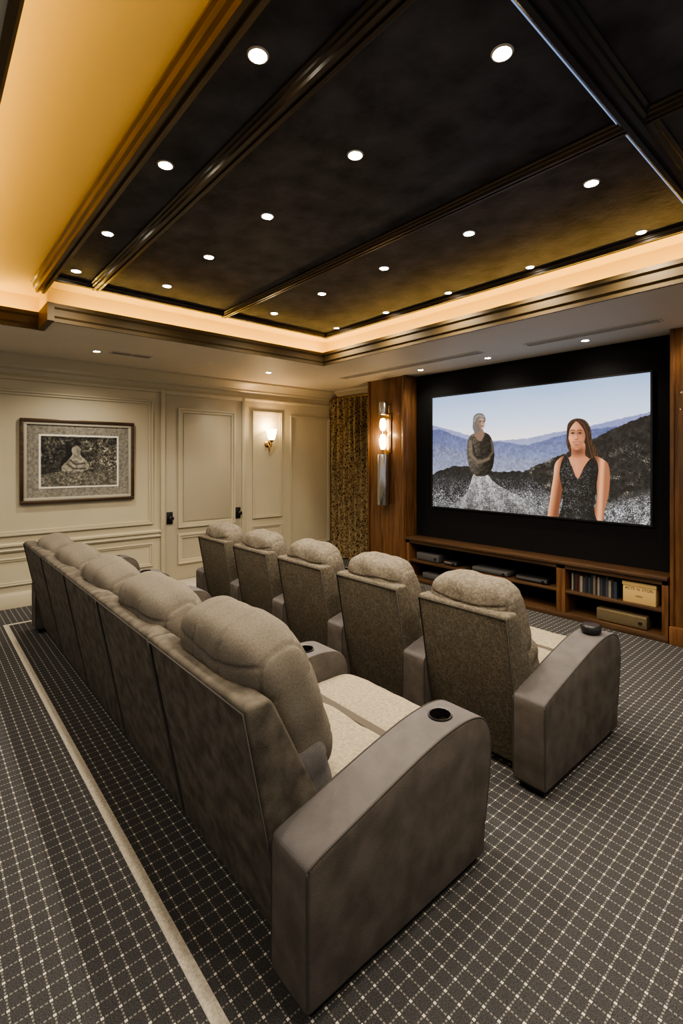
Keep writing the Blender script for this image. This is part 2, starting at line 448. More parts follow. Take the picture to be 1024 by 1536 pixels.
# ---- projection screen image
SX0, SX1, SZ0, SZ1, SY = -4.05, -1.52, .995, 2.415, 5.13
def make_screen():
    W, H, S = 640, 360, 2
    w, h = W*S, H*S
    u = (np.arange(w)+.5)/w; v = (np.arange(h)+.5)/h; U, V = np.meshgrid(u, v)
    PX, PY = ref_coords(SX0+U*(SX1-SX0), SY, SZ1-V*(SZ1-SZ0))
    rs = np.random.RandomState(7)
    img = np.zeros((h, w, 3))
    top = np.array([.50, .59, .72]); mid = np.array([.70, .74, .81]); low = np.array([.90, .83, .80])
    t = np.clip((V)/.46, 0, 1)[..., None]
    img[:] = np.where(t < .6, top*(1-t/.6)+mid*(t/.6), mid*(1-(t-.6)/.4)+low*((t-.6)/.4))
    p = Paint(PX, PY, img)
    n1 = smooth_noise(h, w, 14, rs); n2 = smooth_noise(h, w, 5, rs); n3 = smooth_noise(h, w, 40, rs)
    wn = np.repeat(np.repeat(rs.rand(h//2, w//2), 2, 0), 2, 1)
    wn2 = smooth_noise(h, w, 2.6, rs); wn3 = smooth_noise(h, w, 3.6, rs)
    def fract_ridge(pts, amp, seed):
        r = np.random.RandomState(seed); out = []
        for (x1, y1), (x2, y2) in zip(pts, pts[1:]):
            k = max(2, int(abs(x2-x1)/3))
            for i in range(k):
                t_ = i/k; out.append((x1+(x2-x1)*t_, y1+(y2-y1)*t_+r.uniform(-amp, amp)))
        out.append(pts[-1]); return out
    def range_(pts, amp, seed, c_top, c_bot, y0, y1, tex=.1):
        m = p.poly_mask(fract_ridge(pts, amp, seed)+[(1000, 820), (630, 820)])
        k = np.clip((PY-y0)/(y1-y0), 0, 1)[..., None]
        c = np.array(c_top)*(1-k)+np.array(c_bot)*k
        c = c*(1+tex*((n1+n2)[..., None]-1.))
        p.put(m, np.clip(c, 0, 1))
    range_([(630, 636), (652, 639), (672, 644), (700, 652), (740, 661), (790, 658), (830, 649), (880, 640), (930, 628), (1000, 612)], .7, 1, (.42, .44, .58), (.56, .57, .65), 636, 690, .06)
    range_([(630, 648), (660, 644), (690, 656), (715, 664), (750, 662), (790, 668), (830, 656), (870, 646), (920, 640), (1000, 630)], .8, 2, (.28, .31, .45), (.42, .44, .54), 645, 700, .2)
    range_([(630, 664), (660, 668), (700, 680), (750, 682), (790, 690), (830, 686), (1000, 680)], 1., 3, (.35, .37, .47), (.47, .48, .54), 665, 715, .25)
    # right dark hillside with glittering bands
    hill = p.poly_mask(fract_ridge([(752, 722), (775, 712), (800, 700), (830, 687), (870, 670), (905, 650), (945, 632), (1000, 612)], 1.2, 4)+[(1000, 820), (740, 820)])
    band = np.clip(smooth_noise(h, w, 24, rs)*1.6-.4, 0, 1)
    diag = .5+.5*np.sin((PY+PX*.45)*.16+6*n3)
    tone = .03+.08*n1+.07*n2
    spark = np.where(wn > .72, 1., 0.)*np.where(wn3 > .42, 1, 0)*(.06+.75*diag*band*np.clip((PY-640)/60, 0, 1))
    p.put(hill, np.clip(tone+spark, 0, 1)[..., None]*np.array([1., .95, .88]))
    # left dark mounds
    lef = p.poly_mask(fract_ridge([(630, 722), (655, 708), (680, 699), (705, 700), (740, 708), (780, 706), (815, 728), (845, 752), (880, 790)], 1.2, 5)+[(880, 820), (630, 820)])
    spark = np.where(wn > .68, 1, 0)*np.where(wn3 > .45, 1, 0)*np.clip((PY-705)/45, .12, .9)*(.4+.8*n3)
    p.put(lef, np.clip(.06+.12*n2*n1+spark, 0, 1)[..., None]*np.array([.98, .98, 1.]))
    # foreground silver gravel
    k = np.clip((PY-738-8*np.sin(PX*.03))/22, 0, 1)*np.clip(.45+n1*1.1, 0, 1)
    hc = np.clip(.08+1.0*np.where(wn > .5, wn, 0)*wn2*1.3+.10*n1, 0, 1)[..., None]*np.array([.98, .98, 1.])
    p.put(k, hc, .92)
    # silver skirt of the statue
    sk = p.poly_mask(catmull([(712, 708), (728, 709), (742, 724), (765, 738), (800, 756), (822, 776), (690, 772), (682, 758), (700, 738)], 6, True))
    fold = .5+.5*np.sin(np.arctan2(PX-720, np.maximum(PY-690, 1))*16+4*n1)
    hc = np.clip(.34+.16*fold+.60*(wn-.5)+.30*(wn2-.5)+.1*np.clip((740-PY)/30, -1, 1), 0, 1)[..., None]*np.array([1, .99, .98])
    p.put(sk, hc)
    # robed statue figure
    body = p.poly_mask(catmull([(711, 650), (703, 656), (700, 672), (701, 690), (706, 706), (714, 714), (729, 713), (738, 702), (741, 684), (739, 664), (733, 652), (723, 648)], 6, True))
    drape = .5+.5*np.sin((PX*.45+PY*.75)+5*n1)
    hc = np.clip(.07+.15*drape*n2+.16*np.where(wn > .8, 1, 0)+.12*np.clip((722-PX)/16, -1, 1), 0, 1)[..., None]*np.array([1.0, .93, .82])
    p.put(body, hc)
    p.line([(705, 662), (706, 682), (716, 693), (733, 688)], 3., (.38, .33, .28), .7, body)
    p.line([(737, 660), (739, 678), (730, 690), (714, 696)], 2.4, (.34, .30, .25), .7, body)
    p.line([(709, 668), (712, 684), (724, 688)], 1.1, (.06, .05, .04), .8, body)
    p.line([(720, 652), (722, 672), (720, 682)], 1.6, (.05, .04, .03), .6, body)
    p.poly([(713, 642), (722, 642), (726, 652), (720, 662), (711, 653)], (.40, .32, .27))
    p.poly([(709, 634), (710, 625), (716, 620), (724, 621), (728, 628), (727, 634), (722, 642), (715, 650), (709, 644)], (.33, .31, .30))
    p.ell(721.8, 635, 5.0, 8.2, (.58, .47, .40), ang=-.1, soft=.25)
    p.ell(718.5, 637, 2.8, 7.5, (.30, .24, .21), .6, soft=.5)
    p.line([(719, 632.2), (721.5, 631.8)], 1., (.16, .12, .1)); p.line([(724, 631.8), (726, 632.2)], .9, (.16, .12, .1))
    p.line([(720.8, 639.3), (724.6, 639)], .9, (.34, .18, .16)); p.line([(723.6, 632), (724.4, 636)], .6, (.36, .28, .24))
    p.line([(711, 632), (713, 626), (718, 623), (725, 625)], 1.3, (.56, .54, .52), .6)
    # ------------- woman
    skin = np.array([.64, .42, .30]); sh = np.array([.31, .18, .12]); lit = np.array([.80, .57, .42])
    hair = np.array([.15, .095, .065])
    hm = p.poly([(850, 648), (851, 637), (857, 630), (867, 627.5), (878, 631), (885, 642), (888, 660), (895, 676), (899, 694), (892, 708), (880, 702), (876, 682), (858, 682), (850, 668)], hair)
    strand = .5+.5*np.sin(PX*1.6+PY*.22+3*n1)
    p.img[:] = p.img*(1-(hm*.75)[..., None])+(hm*.75)[..., None]*(np.array([.12, .075, .05])*(1-strand[..., None])+np.array([.33, .215, .14])*strand[..., None])
    torso = p.poly([(857, 664), (876, 664), (878, 684), (893, 689), (899, 700), (890, 724), (840, 722), (836, 700), (842, 689), (856, 684)], skin)
    p.ell(868, 677, 10, 6.5, sh, .8, soft=.7, clip=torso)
    p.ell(852, 692, 9, 5, lit, .5, soft=.8, clip=torso); p.ell(864, 702, 5, 9, lit, .35, soft=.8, clip=torso)
    armL = p.poly([(846, 686), (837, 689), (831.5, 698), (829.5, 716), (826, 738), (820, 790), (834, 790), (838.5, 762), (842, 740), (846, 716)], skin)
    g = np.clip((PX-(832-.16*(PY-700)))/11., 0, 1)
    p.img[:] = p.img*(1-armL[..., None])+armL[..., None]*(lit*(1-g[..., None])+sh*1.25*g[..., None])
    armR = p.poly([(891, 686), (903, 688.5), (911.5, 696), (914.5, 714), (912.5, 742), (906, 768), (900, 797), (883, 797), (890, 768), (895, 745), (893, 716)], skin)
    g = np.clip((PX-(893-.05*(PY-700)))/15., 0, 1)
    g = 1-np.exp(-((g-.62)/.36)**2)
    p.img[:] = p.img*(1-armR[..., None])+armR[..., None]*(np.array([.74, .52, .38])*(1-g[..., None])+sh*1.25*g[..., None])
    dress = p.poly_mask(catmull([(846, 685), (851, 685), (857, 699), (866, 718), (876, 700), (885, 688), (892, 687), (897, 702), (895, 722), (893, 742), (890, 756), (892, 772), (896, 800), (834, 800), (839, 772), (843.5, 752), (842.5, 732), (839, 712), (841, 696)], 6, True))
    sha = .5+.5*np.clip((868-np.abs(PX-860)*2-820)/40, -1, 1)
    hc = np.clip(.03+.08*n2*sha+np.where((wn > .76) & (wn3 > .4), .42, 0)*(.2+n1)*(.4+.8*sha), 0, 1)[..., None]*np.array([1, .98, .97])
    p.put(dress, hc)
    p.line([(842, 738), (852, 744), (868, 746), (884, 744), (893, 740)], 1.8, (.02, .02, .02), .5, dress)
    # head
    face = p.poly([(851.2, 650), (852.5, 640), (858, 633.5), (866, 632.2), (873.5, 635.5), (877.5, 645), (877.5, 656), (874.5, 665.5), (869.5, 672.5), (864.8, 675), (859.8, 672.3), (854.3, 664.5)], skin)
    g = np.clip((PX-855)/23., 0, 1); g = np.clip(g+.2*np.clip((PY-660)/12, 0, 1), 0, 1)[..., None]
    f = face[..., None]
    shade_ = lit*(1-g)+sh*1.35*g
    p.img[:] = p.img*(1-f)+f*(.45*skin+.55*shade_)
    p.ell(860, 640, 6, 4, lit, .45, soft=.8, clip=face)
    p.ell(857.5, 658, 3.4, 3.0, np.array([.80, .54, .41]), .5, soft=.8, clip=face)
    p.ell(871.5, 658, 3.2, 3.0, np.array([.66, .41, .30]), .5, soft=.8, clip=face)
    p.poly([(850, 655), (850.5, 641), (857, 632), (864, 630.5), (858.5, 637), (854, 645), (852.2, 656)], hair)
    p.poly([(863, 630), (873, 631), (881, 640), (884, 656), (889, 678), (883, 688), (878.5, 672), (877.8, 655), (874.8, 644), (869, 636)], hair)
    p.line([(867, 631), (875, 636), (880, 648), (882.5, 666), (888, 686)], 1.0, (.38, .26, .17), .6)
    p.line([(884, 660), (889, 674), (893, 690)], .9, (.34, .23, .15), .6)
    p.line([(852, 641), (857, 633.5), (863, 631)], .7, (.34, .23, .15), .6)
    for ex in (858.6, 869.2):
        p.ell(ex, 648.6, 4.0, 3.2, sh, .38, soft=.9, clip=face)
        p.ell(ex, 650.3, 2.3, 1.05, (.68, .62, .58)); p.ell(ex+.2, 650.2, 1.25, 1.2, (.08, .05, .035))
        p.line([(ex-2.8, 650.2), (ex-1, 649.1), (ex+1, 649.0), (ex+2.8, 650.0)], .7, (.07, .04, .03))
        p.line([(ex-3.2, 646.3), (ex-1, 645.1), (ex+3.0, 645.9)], .75, (.19, .11, .07), .8)
    p.line([(865.6, 649), (866.2, 656.5), (864.8, 659.3)], 1.2, sh, .4, soft=.9); p.ell(863.4, 655.8, 1.2, 2.2, lit*1.05, .5, soft=.8)
    p.line([(861.8, 658.9), (864, 659.6), (866.2, 658.9)], .6, sh, .7)
    p.poly([(858.8, 663.2), (861.5, 662.6), (864, 663.1), (867, 662.6), (869.8, 663.2), (867.6, 666.2), (864, 667.1), (861, 666.1)], (.47, .18, .16))
    p.line([(860.5, 664.3), (864, 664.9), (868.2, 664.2)], .65, (.80, .75, .70))
    p.ell(864.3, 669.4, 3, 1.1, sh, .3, soft=.8)
    im = np.stack([blur(p.img[..., i], 1) for i in range(3)], -1)
    img = im.reshape(H, S, W, S, 3).mean((1, 3))
    return W, H, np.clip(img, 0, 1)

W_, H_, simg = make_screen()
pe = empty('projection_screen', ((SX0+SX1)/2, SY, 1.7))
colour_grid('screen_image', lambda U, V: (SX0+U*(SX1-SX0), np.full_like(U, SY), SZ1-V*(SZ1-SZ0)), W_, H_, simg, 1.35, pe, .6)
b_ = .018
boxes('bezel', [(SX0-b_, SX1+b_, SY-.006, SY+.02, SZ1, SZ1+b_), (SX0-b_, SX1+b_, SY-.006, SY+.02, SZ0-b_, SZ0), (SX0-b_, SX0, SY-.006, SY+.02, SZ0, SZ1), (SX1, SX1+b_, SY-.006, SY+.02, SZ0, SZ1)], M['blackp'], 0, pe)
box('screen_backing', SX0, SX1, SY+.004, SY+.02, SZ0, SZ1, M['blackp'], 0, pe)
box('screen_surround_panel', -4.343, -1.317, 5.15, 5.345, .58, ZS-.001, M['black'])

# ---- framed picture
def make_art():
    W, H, S = 190, 140, 2; w, h = W*S, H*S
    rs = np.random.RandomState(11)
    u = (np.arange(w)+.5)/w; v = (np.arange(h)+.5)/h; U, V = np.meshgrid(u, v)
    img = np.zeros((h, w, 3)); p = Paint(U*120, V*92, img)
    a = smooth_noise(h, w, 4, rs); b = smooth_noise(h, w, 10, rs); c = smooth_noise(h, w, 34, rs); wn = rs.rand(h, w)
    g = .07+.55*a*b*c*1.6+.18*np.clip((V-.55), 0, 1)+.08*(wn-.5)
    g += .34*np.exp(-(((U-.80)/.18)**2+((V-.45)/.3)**2))*a
    p.img[:] = np.clip(g, 0, 1)[..., None]
    g2 = np.clip(.36+.28*b+.1*(wn-.5), 0, 1)[..., None]*np.ones(3)
    m = p.poly_mask(catmull([(48, 20), (56, 18), (60, 24), (60, 34), (68, 44), (74, 58), (60, 66), (38, 66), (30, 58), (40, 44), (47, 34), (46, 26)], 6, True))
    p.put(m, g2)
    p.ell(53, 25, 6, 8, (.55,)*3, .8, soft=.3); p.ell(56, 27, 3, 6, (.3,)*3, .5, soft=.5)
    p.line([(44, 44), (52, 52), (66, 50)], 2, (.2,)*3, .8); p.line([(40, 52), (50, 60), (68, 60)], 2, (.2,)*3, .7)
    m = p.poly_mask([(0, 70), (20, 66), (45, 64), (80, 66), (120, 60), (120, 92), (0, 92)])
    p.put(m, np.clip(.20+.45*a*b+.12*wn, 0, 1)[..., None]*np.ones(3), .8)
    img = p.img.reshape(H, S, W, S, 3).mean((1, 3))*np.array([.98, .96, .88])
    return W, H, np.clip(img*1.1, 0, 1)
W2, H2, aimg = make_art()
fy0, fy1, fz0, fz1 = .84, 2.04, 1.115, 2.06
fe = empty('framed_picture', (XL, 1.44, 1.59))
fw = .035
boxes('frame', [(XL, XL+.045, fy0, fy1, fz1-fw, fz1), (XL, XL+.045, fy0, fy1, fz0, fz0+fw), (XL, XL+.045, fy0, fy0+fw, fz0+fw, fz1-fw), (XL, XL+.045, fy1-fw, fy1, fz0+fw, fz1-fw)], wood('frame_wood', (.03, .018, .01), (.07, .04, .02), .3, 'Y'), .006, fe)
boxes('frame_slip', [(XL, XL+.03, fy0+fw, fy1-fw, fz1-fw-.03, fz1-fw), (XL, XL+.03, fy0+fw, fy1-fw, fz0+fw, fz0+fw+.03), (XL, XL+.03, fy0+fw, fy0+fw+.03, fz0+fw+.03, fz1-fw-.03), (XL, XL+.03, fy1-fw-.03, fy1-fw, fz0+fw+.03, fz1-fw-.03)], mat('slip_grey', (.38, .36, .30), .5), .003, fe)
box('mat_board', XL, XL+.015, fy0+fw, fy1-fw, fz0+fw, fz1-fw, mat('mat_marbled', (.12, .115, .10), .8, col2=(.25, .24, .21), nscale=40, detail=10), 0, fe)
ay0, ay1, az0, az1 = 1.04, 1.84, 1.30, 1.87
box('window_mount', XL+.015, XL+.018, ay0-.02, ay1+.02, az0-.02, az1+.02, mat('mount_white', (.68, .66, .6), .7), 0, fe)
colour_grid('print', lambda U, V: (np.full_like(U, XL+.0195), ay0+U*(ay1-ay0), az1-V*(az1-az0)), W2, H2, aimg, 0, fe, .25)

# ------------------------------------------------------------------ media cabinet
ce = empty('media_cabinet', (-2.83, 5.1, 0))
CX0, CX1, CY0, CY1 = -4.335, -1.325, 4.93, 5.345
box('top', CX0, CX1, CY0-.03, CY1, .545, .578, M['woodX'], .006, ce)
box('bottom', CX0, CX1, CY0, CY1, .0, .055, M['woodX'], .004, ce)
box('top_rail', CX0, CX1, CY0, CY0+.03, .50, .545, M['woodX'], .003, ce)
box('shelf', CX0, CX1, CY0+.01, CY1, .255, .285, M['woodX'], .004, ce)
box('side_l', CX0, CX0+.05, CY0, CY1, .055, .545, M['wood'], .003, ce)
box('side_r', CX1-.05, CX1, CY0, CY1, .055, .545, M['wood'], .003, ce)
box('divider', -2.31, -2.22, CY0, CY1, .055, .545, M['wood'], .003, ce)
box('back', CX0, CX1, CY1-.02, CY1-.001, .055, .545, M['black'], 0, ce)

def device(name, x0, x1, y0, z0, h, m=None, front=None):
    e = empty(name, ((x0+x1)/2, y0, z0))
    box('body', x0, x1, y0, y0+.26, z0+.008, z0+h, m or M['blackp'], .006, e)
    boxes('feet', [(x0+.02, x0+.05, y0+.03, y0+.06, z0, z0+.008), (x1-.05, x1-.02, y0+.03, y0+.06, z0, z0+.008), (x0+.02, x0+.05, y0+.2, y0+.23, z0, z0+.008), (x1-.05, x1-.02, y0+.2, y0+.23, z0, z0+.008)], M['blackp'], 0, e)
    box('fascia', x0+.01, x1-.01, y0-.004, y0+.003, z0+.02, z0+h-.012, front or M['chrome'], .001, e)
    lathe('knob', [(.014, -.018), (.016, 0)], (x1-.05, y0-.003, z0+h*.5), M['blackp'], 'Y', parent=e)
    return e
gray = mat('device_grey', (.10, .10, .105), .35, metal=.3)
device('av_receiver', -4.20, -3.84, 4.98, .285, .10, gray, gray)
device('cable_box', -3.76, -3.56, 4.98, .285, .06)
device('disc_player', -3.34, -2.88, 4.97, .285, .055, gray, gray)
device('game_console', -2.78, -2.42, 4.97, .285, .06, None, gray)
device('set_top_box', -4.1, -3.7, 4.98, .055, .08, gray, gray)
device('amplifier', -1.93, -1.50, 4.96, .055, .12, mat('champagne_metal', (.30, .24, .15), .3, metal=.7), mat('champagne_face', (.36, .29, .18), .25, metal=.8))
box('remote_control', -3.42, -3.37, 4.98, 5.1, .285, .302, M['blackp'], .004)
bm = bmesh.new(); x = -2.18
cols = [(.02, .02, .025), (.05, .05, .06), (.12, .11, .10), (.03, .04, .06), (.2, .18, .15), (.05, .02, .02), (.02, .02, .02)]
me_mats = [mat('case_%d' % i, c, .4) for i, c in enumerate(cols)]
while x < -1.76:
    t = random.uniform(.012, .028); hh = random.uniform(.15, .195)
    f0 = len(bm.faces)
    box_bm(bm, x, x+t, 4.98+random.uniform(0, .02), 5.12, .285, .285+hh, .0015, 1)
    bm.faces.ensure_lookup_table()
    k = random.randrange(len(cols))
    for f in bm.faces[f0:]: f.material_index = k
    x += t+.002
me = bm_to_mesh(bm, 'disc_cases')
for m_ in me_mats: me.materials.append(m_)
add('disc_cases', me)
be = empty('carton_box', (-1.56, 5.05, .285))
box('carton', -1.70, -1.43, 4.97, 5.14, .285, .47, M['cream'], .004, be)
box('carton_lid', -1.705, -1.425, 4.965, 5.145, .44, .475, M['cream'], .003, be)
def text(name, s, loc, size, m, parent):
    cu = bpy.data.curves.new(name, 'FONT'); cu.body = s; cu.size = size; cu.align_x = 'CENTER'; cu.extrude = .0005
    cu.materials.append(m); o = bpy.data.objects.new(name, cu); COL.objects.link(o)
    o.rotation_euler = (rad(90), 0, 0); o.location = Vector(loc)-Vector(parent.location); o.parent = parent
text('lettering', "ACTS 'N' STORI", (-1.565, 4.9685, .405), .034, M['ink'], be)
text('lettering_small', "2020.3", (-1.565, 4.9685, .345), .022, M['ink'], be)

# ------------------------------------------------------------------ wood columns
def column(name, x0, x1):
    e = empty(name, ((x0+x1)/2, 5.1, 0))
    box('shaft', x0, x1, 4.95, 5.345, 0, ZS-.001, M['wood'], .003, e)
    box('plinth', x0-(.0), x1, 4.91, 4.95, 0, .16, M['wood'], .008, e)
    boxes('stiles', [(x0+.0, x0+.03, 4.935, 4.95, .16, ZS-.002), (x1-.07, x1, 4.925, 4.95, .16, ZS-.002), (x1-.055, x1-.015, 4.915, 4.93, .2, ZS-.01)], M['wood'], .004, e)
    return e
column('wood_pilaster', -5.08, -4.345)
column('panelled_wood_column', -1.315, -.75)

# column sconce
xs, ys = -4.70, 4.86
se = empty('cylinder_wall_sconce', (xs, 4.95, 1.7))
box('backplate', xs-.05, xs+.05, 4.925, 4.95, 1.0, 2.36, M['brass'], .004, se)
box('glow_recess', xs-.085, xs+.085, 4.93, 4.94, 1.70, 2.24, M['wood'], .004, se)
lathe('lower_tube', [(.0, .98), (.078, .98), (.082, .99), (.082, 1.66), (.076, 1.68), (.05, 1.68)], (xs, ys, 0), M['chrome'], parent=se, caps=False, seg=32)
lathe('upper_cap', [(.0, 2.22), (.045, 2.22), (.06, 2.23), (.06, 2.38), (.05, 2.40), (.0, 2.40)], (xs, ys, 0), M['chrome'], parent=se, caps=False, seg=32)
lathe('glass_bulb_low', [(.0, 1.74), (.03, 1.75), (.048, 1.81), (.048, 1.89), (.03, 1.95), (.0, 1.96)], (xs, ys, 0), M['shade'], parent=se, caps=False)
lathe('glass_bulb_high', [(.0, 2.0), (.03, 2.01), (.045, 2.06), (.045, 2.12), (.03, 2.17), (.0, 2.18)], (xs, ys, 0), M['shade'], parent=se, caps=False)
lathe('stem', [(.012, 1.66), (.012, 2.23)], (xs, ys+.0, 0), M['brass'], parent=se)

# left wall sconce
ws = empty('wall_sconce', (XL, 4.0, 1.9))
lathe('backplate', [(.05, 0), (.05, .012), (.03, .025)], (XL, 4.0, 1.84), M['brass'], 'X', parent=ws)
tube('arm', catmull([(XL+.02, 4.0, 1.84), (XL+.07, 4.0, 1.80), (XL+.12, 4.0, 1.82), (XL+.12, 4.0, 1.90)], 6), .009, M['brass'], ws)
lathe('cup', [(.012, 1.86), (.035, 1.89), (.04, 1.90)], (XL+.12, 4.0, 0), M['brass'], parent=ws)
lathe('shade', [(.04, 1.90), (.055, 1.93), (.068, 1.99), (.082, 2.06)], (XL+.12, 4.0, 0), M['shade'], parent=ws, caps=False)
lathe('finial', [(.0, 1.72), (.012, 1.74), (.012, 1.80)], (XL+.06, 4.0, 0), M['brass'], parent=ws, caps=False)

# curtain
def curtain():
    n, k = 160, 10
    bm = bmesh.new(); rows = []
    for j in range(k+1):
        z = .02+(2.60-.02)*j/k; row = []
        for i in range(n+1):
            u = i/n; x = -6.27+u*1.16
            amp = .045+.012*math.sin(j*1.1+u*9)
            y = 5.22+amp*math.sin(u*2*math.pi*8.5)+.012*math.sin(u*37+j*.4)
            row.append(bm.verts.new((x, y, z)))
        rows.append(row)
    for a, b in zip(rows, rows[1:]):
        for i in range(n): bm.faces.new((a[i], a[i+1], b[i+1], b[i]))
    bmesh.ops.solidify(bm, geom=bm.faces[:], thickness=.004)
    return bm_to_mesh(bm, 'curtain')
cue = empty('window_curtain', (-5.7, 5.22, 0))
add('cloth', curtain(), M['curt'], cue, smooth=60)
lathe('rod', [(.014, -6.28), (.014, -5.09)], (0, 5.22, 2.605), M['brass'], 'X', parent=cue)

# ------------------------------------------------------------------ recliners
def arm_mesh(name, w, y0=0.):
    if y0 == 0:
        head = [(0, .035), (0, .40)] + catmull([(0, .43), (.03, .462), (.22, .508), (.45, .563), (.62, .595), (.76, .603), (.86, .585), (.915, .535), (.935, .46), (.93, .36)], 5)
    else:
        head = [(y0, .035), (y0, .46)] + catmull([(y0, .49), (y0+.03, .515), (.45, .563), (.62, .595), (.76, .603), (.86, .585), (.915, .535), (.935, .46), (.93, .36)], 5)
    prof = head + [(.895, .16), (.885, .035)]
    me = prism_mesh(name, prof, 'X', -w/2, w/2, .022, 3, 30)
    o = bpy.data.objects.new('tmp', me); COL.objects.link(o)
    bm = bmesh.new(); lathe_bm(bm, [(.042, -.075), (.042, .1)], (0, 0, 0), seg=32)
    cm = bm_to_mesh(bm, 'cut'); c = bpy.data.objects.new('cut', cm); COL.objects.link(c)
    c.location = (0, .72, .60)
    md = o.modifiers.new('b', 'BOOLEAN'); md.object = c; md.operation = 'DIFFERENCE'; md.solver = 'EXACT'
    dg = bpy.context.evaluated_depsgraph_get(); dg.update()
    out = bpy.data.meshes.new_from_object(o.evaluated_get(dg)); out.name = name
    bpy.data.objects.remove(o); bpy.data.objects.remove(c)
    out.materials.clear(); out.materials.append(M['arm']); out.materials.append(M['armtop'])
    for p in out.polygons:
        p.material_index = 1 if (p.normal.z > .35 and p.center.z > .40) else 0
        p.use_smooth = True
    out.set_sharp_from_angle(angle=rad(40))
    return out
AW1, AW2 = .19, .17
arm1 = arm_mesh('armrest', AW1)
arm1i = arm_mesh('armrest_inner', AW1, .26)
arm2 = arm_mesh('armrest_b', AW2)

def lathe_me(name, prof, m, seg=32):
    bm = bmesh.new(); lathe_bm(bm, prof, (0, 0, 0), seg=seg, caps=False)
    me = bm_to_mesh(bm, name); me.materials.append(m)
    me.polygons.foreach_set('use_smooth', [True]*len(me.polygons)); me.set_sharp_from_angle(angle=rad(45)); return me
cupme = lathe_me('cup', [(0, -.07), (.038, -.07), (.0405, -.06), (.0405, .0), (.041, .004), (.046, .005), (.0475, .0), (.046, -.004), (.041, -.004)], M['blackp'])

def put(name, me, parent, loc=(0, 0, 0), rot=None):
    o = bpy.data.objects.new(name, me); COL.objects.link(o); o.parent = parent; o.location = loc
    if rot: o.rotation_euler = rot
    return o

def add_arm(e, x, w, me, tag, inner=False):
    put('armrest_'+tag, me, e, (x, 0, 0))
    put('cup_holder_'+tag, cupme, e, (x, .72, .6045), (rad(3), 0, 0))
    for i, s in enumerate((-1, 1)):
        if inner: path = [(.30, .513), (.45, .560), (.62, .592), (.76, .600), (.86, .581), (.91, .532), (.93, .46), (.925, .36), (.89, .16)]
        else: path = [(.004, .06), (.002, .40), (.006, .438), (.035, .458), (.22, .505), (.45, .560), (.62, .592), (.76, .600), (.86, .581), (.91, .532), (.93, .46), (.925, .36), (.89, .16)]
        tube('piping_%s_%d' % (tag, i), [(x+s*(w/2-.004), a, b) for a, b in catmull(path, 4)], .0035, M['pipe'], e, local=True)
    box('plinth_'+tag, x-w/2+.025, x+w/2-.025, .30 if inner else .03, .86, 0, .04, M['blackp'], 0, e, local=True)

def back_profile(rb, rt, zt, th=.12):
    return [(rb, .045), (rt+.01, zt-.03), (rt+.008, zt-.006), (rt+.03, zt), (rt+th-.02, zt), (rt+th, zt-.03), (rb+.22, .30), (rb+.22, .045)]

def recliner(x, y, pitch, panelw, aw, arms, rt, rb, zt, pil_y, pil_h, pil_tilt, panel_m, pillow_m, lum_m, pil_x, leftx, rightx, seed, ptop, seat_l, seat_r, vg, hg):
    e = empty('theater_recliner', (x, y, 0))
    pme = prism_mesh('back_shell', back_profile(rb, rt, zt), 'X', -panelw/2+.004, panelw/2-.004, .014, 3, 25)
    add('back_shell', pme, panel_m, e, (0, 0, 0), smooth=35)
    hw = panelw/2-.012
    L = [(rb-.002, .06), (rt+.006, zt-.02)]
    pts = [(-hw, L[0][0], L[0][1]), (-hw, L[1][0], L[1][1]), (hw, L[1][0], L[1][1]), (hw, L[0][0], L[0][1])]
    tube('back_piping', pts, .004, M['pipe'], e, local=True)
    sc = (seat_l+seat_r)/2; shw = (seat_r-seat_l)/2
    me = cushion_mesh('lumbar_cushion', (shw, .10, .16), 4., rad(14), (sc, rt+.29, .52), hgrooves=(.3,), res=22, seed=seed+50)
    add('lumbar_cushion', me, lum_m, e, (0, 0, 0), smooth=180)
    me = cushion_mesh('headrest_pillow', pil_h, 3.7, pil_tilt, (pil_x, pil_y, ptop-pil_h[2]*.95), hgrooves=hg, vgrooves=vg, gdepth=.08, wr=.0045, res=54, seed=seed, gw=.018, belly=.22)
    add('headrest_pillow', me, pillow_m, e, (0, 0, 0), smooth=180)
    me = cushion_mesh('seat_cushion', (shw, .20, .10), 6., 0, (sc, .43, .385), res=20, seed=seed+9, wr=.003)
    add('seat_cushion', me, M['seat'], e, (0, 0, 0), smooth=180)
    me = cushion_mesh('leg_rest_cushion', (shw, .155, .10), 6., 0, (sc, .775, .385), res=20, seed=seed+19, wr=.003)
    add('leg_rest_cushion', me, M['seat'], e, (0, 0, 0), smooth=180)
    box('seam_band', seat_l+.01, seat_r-.01, .60, .645, .30, .478, M['seam'], .004, e, local=True)
    box('seat_base', seat_l+.003, seat_r-.003, rb+.12, .86, .05, .33, M['panel'], .01, e, local=True)
    box('foot_panel', seat_l+.006, seat_r-.006, .85, .915, .07, .40, panel_m, .025, e, local=True, seg=4)
    box('base_plinth', seat_l, seat_r, rb+.1, .84, 0, .05, M['blackp'], 0, e, local=True)
    if leftx is not None: add_arm(e, leftx, aw, arms[0], 'left', arms[0] is arm1i)
    if rightx is not None: add_arm(e, rightx, aw, arms[1], 'right')
    return e

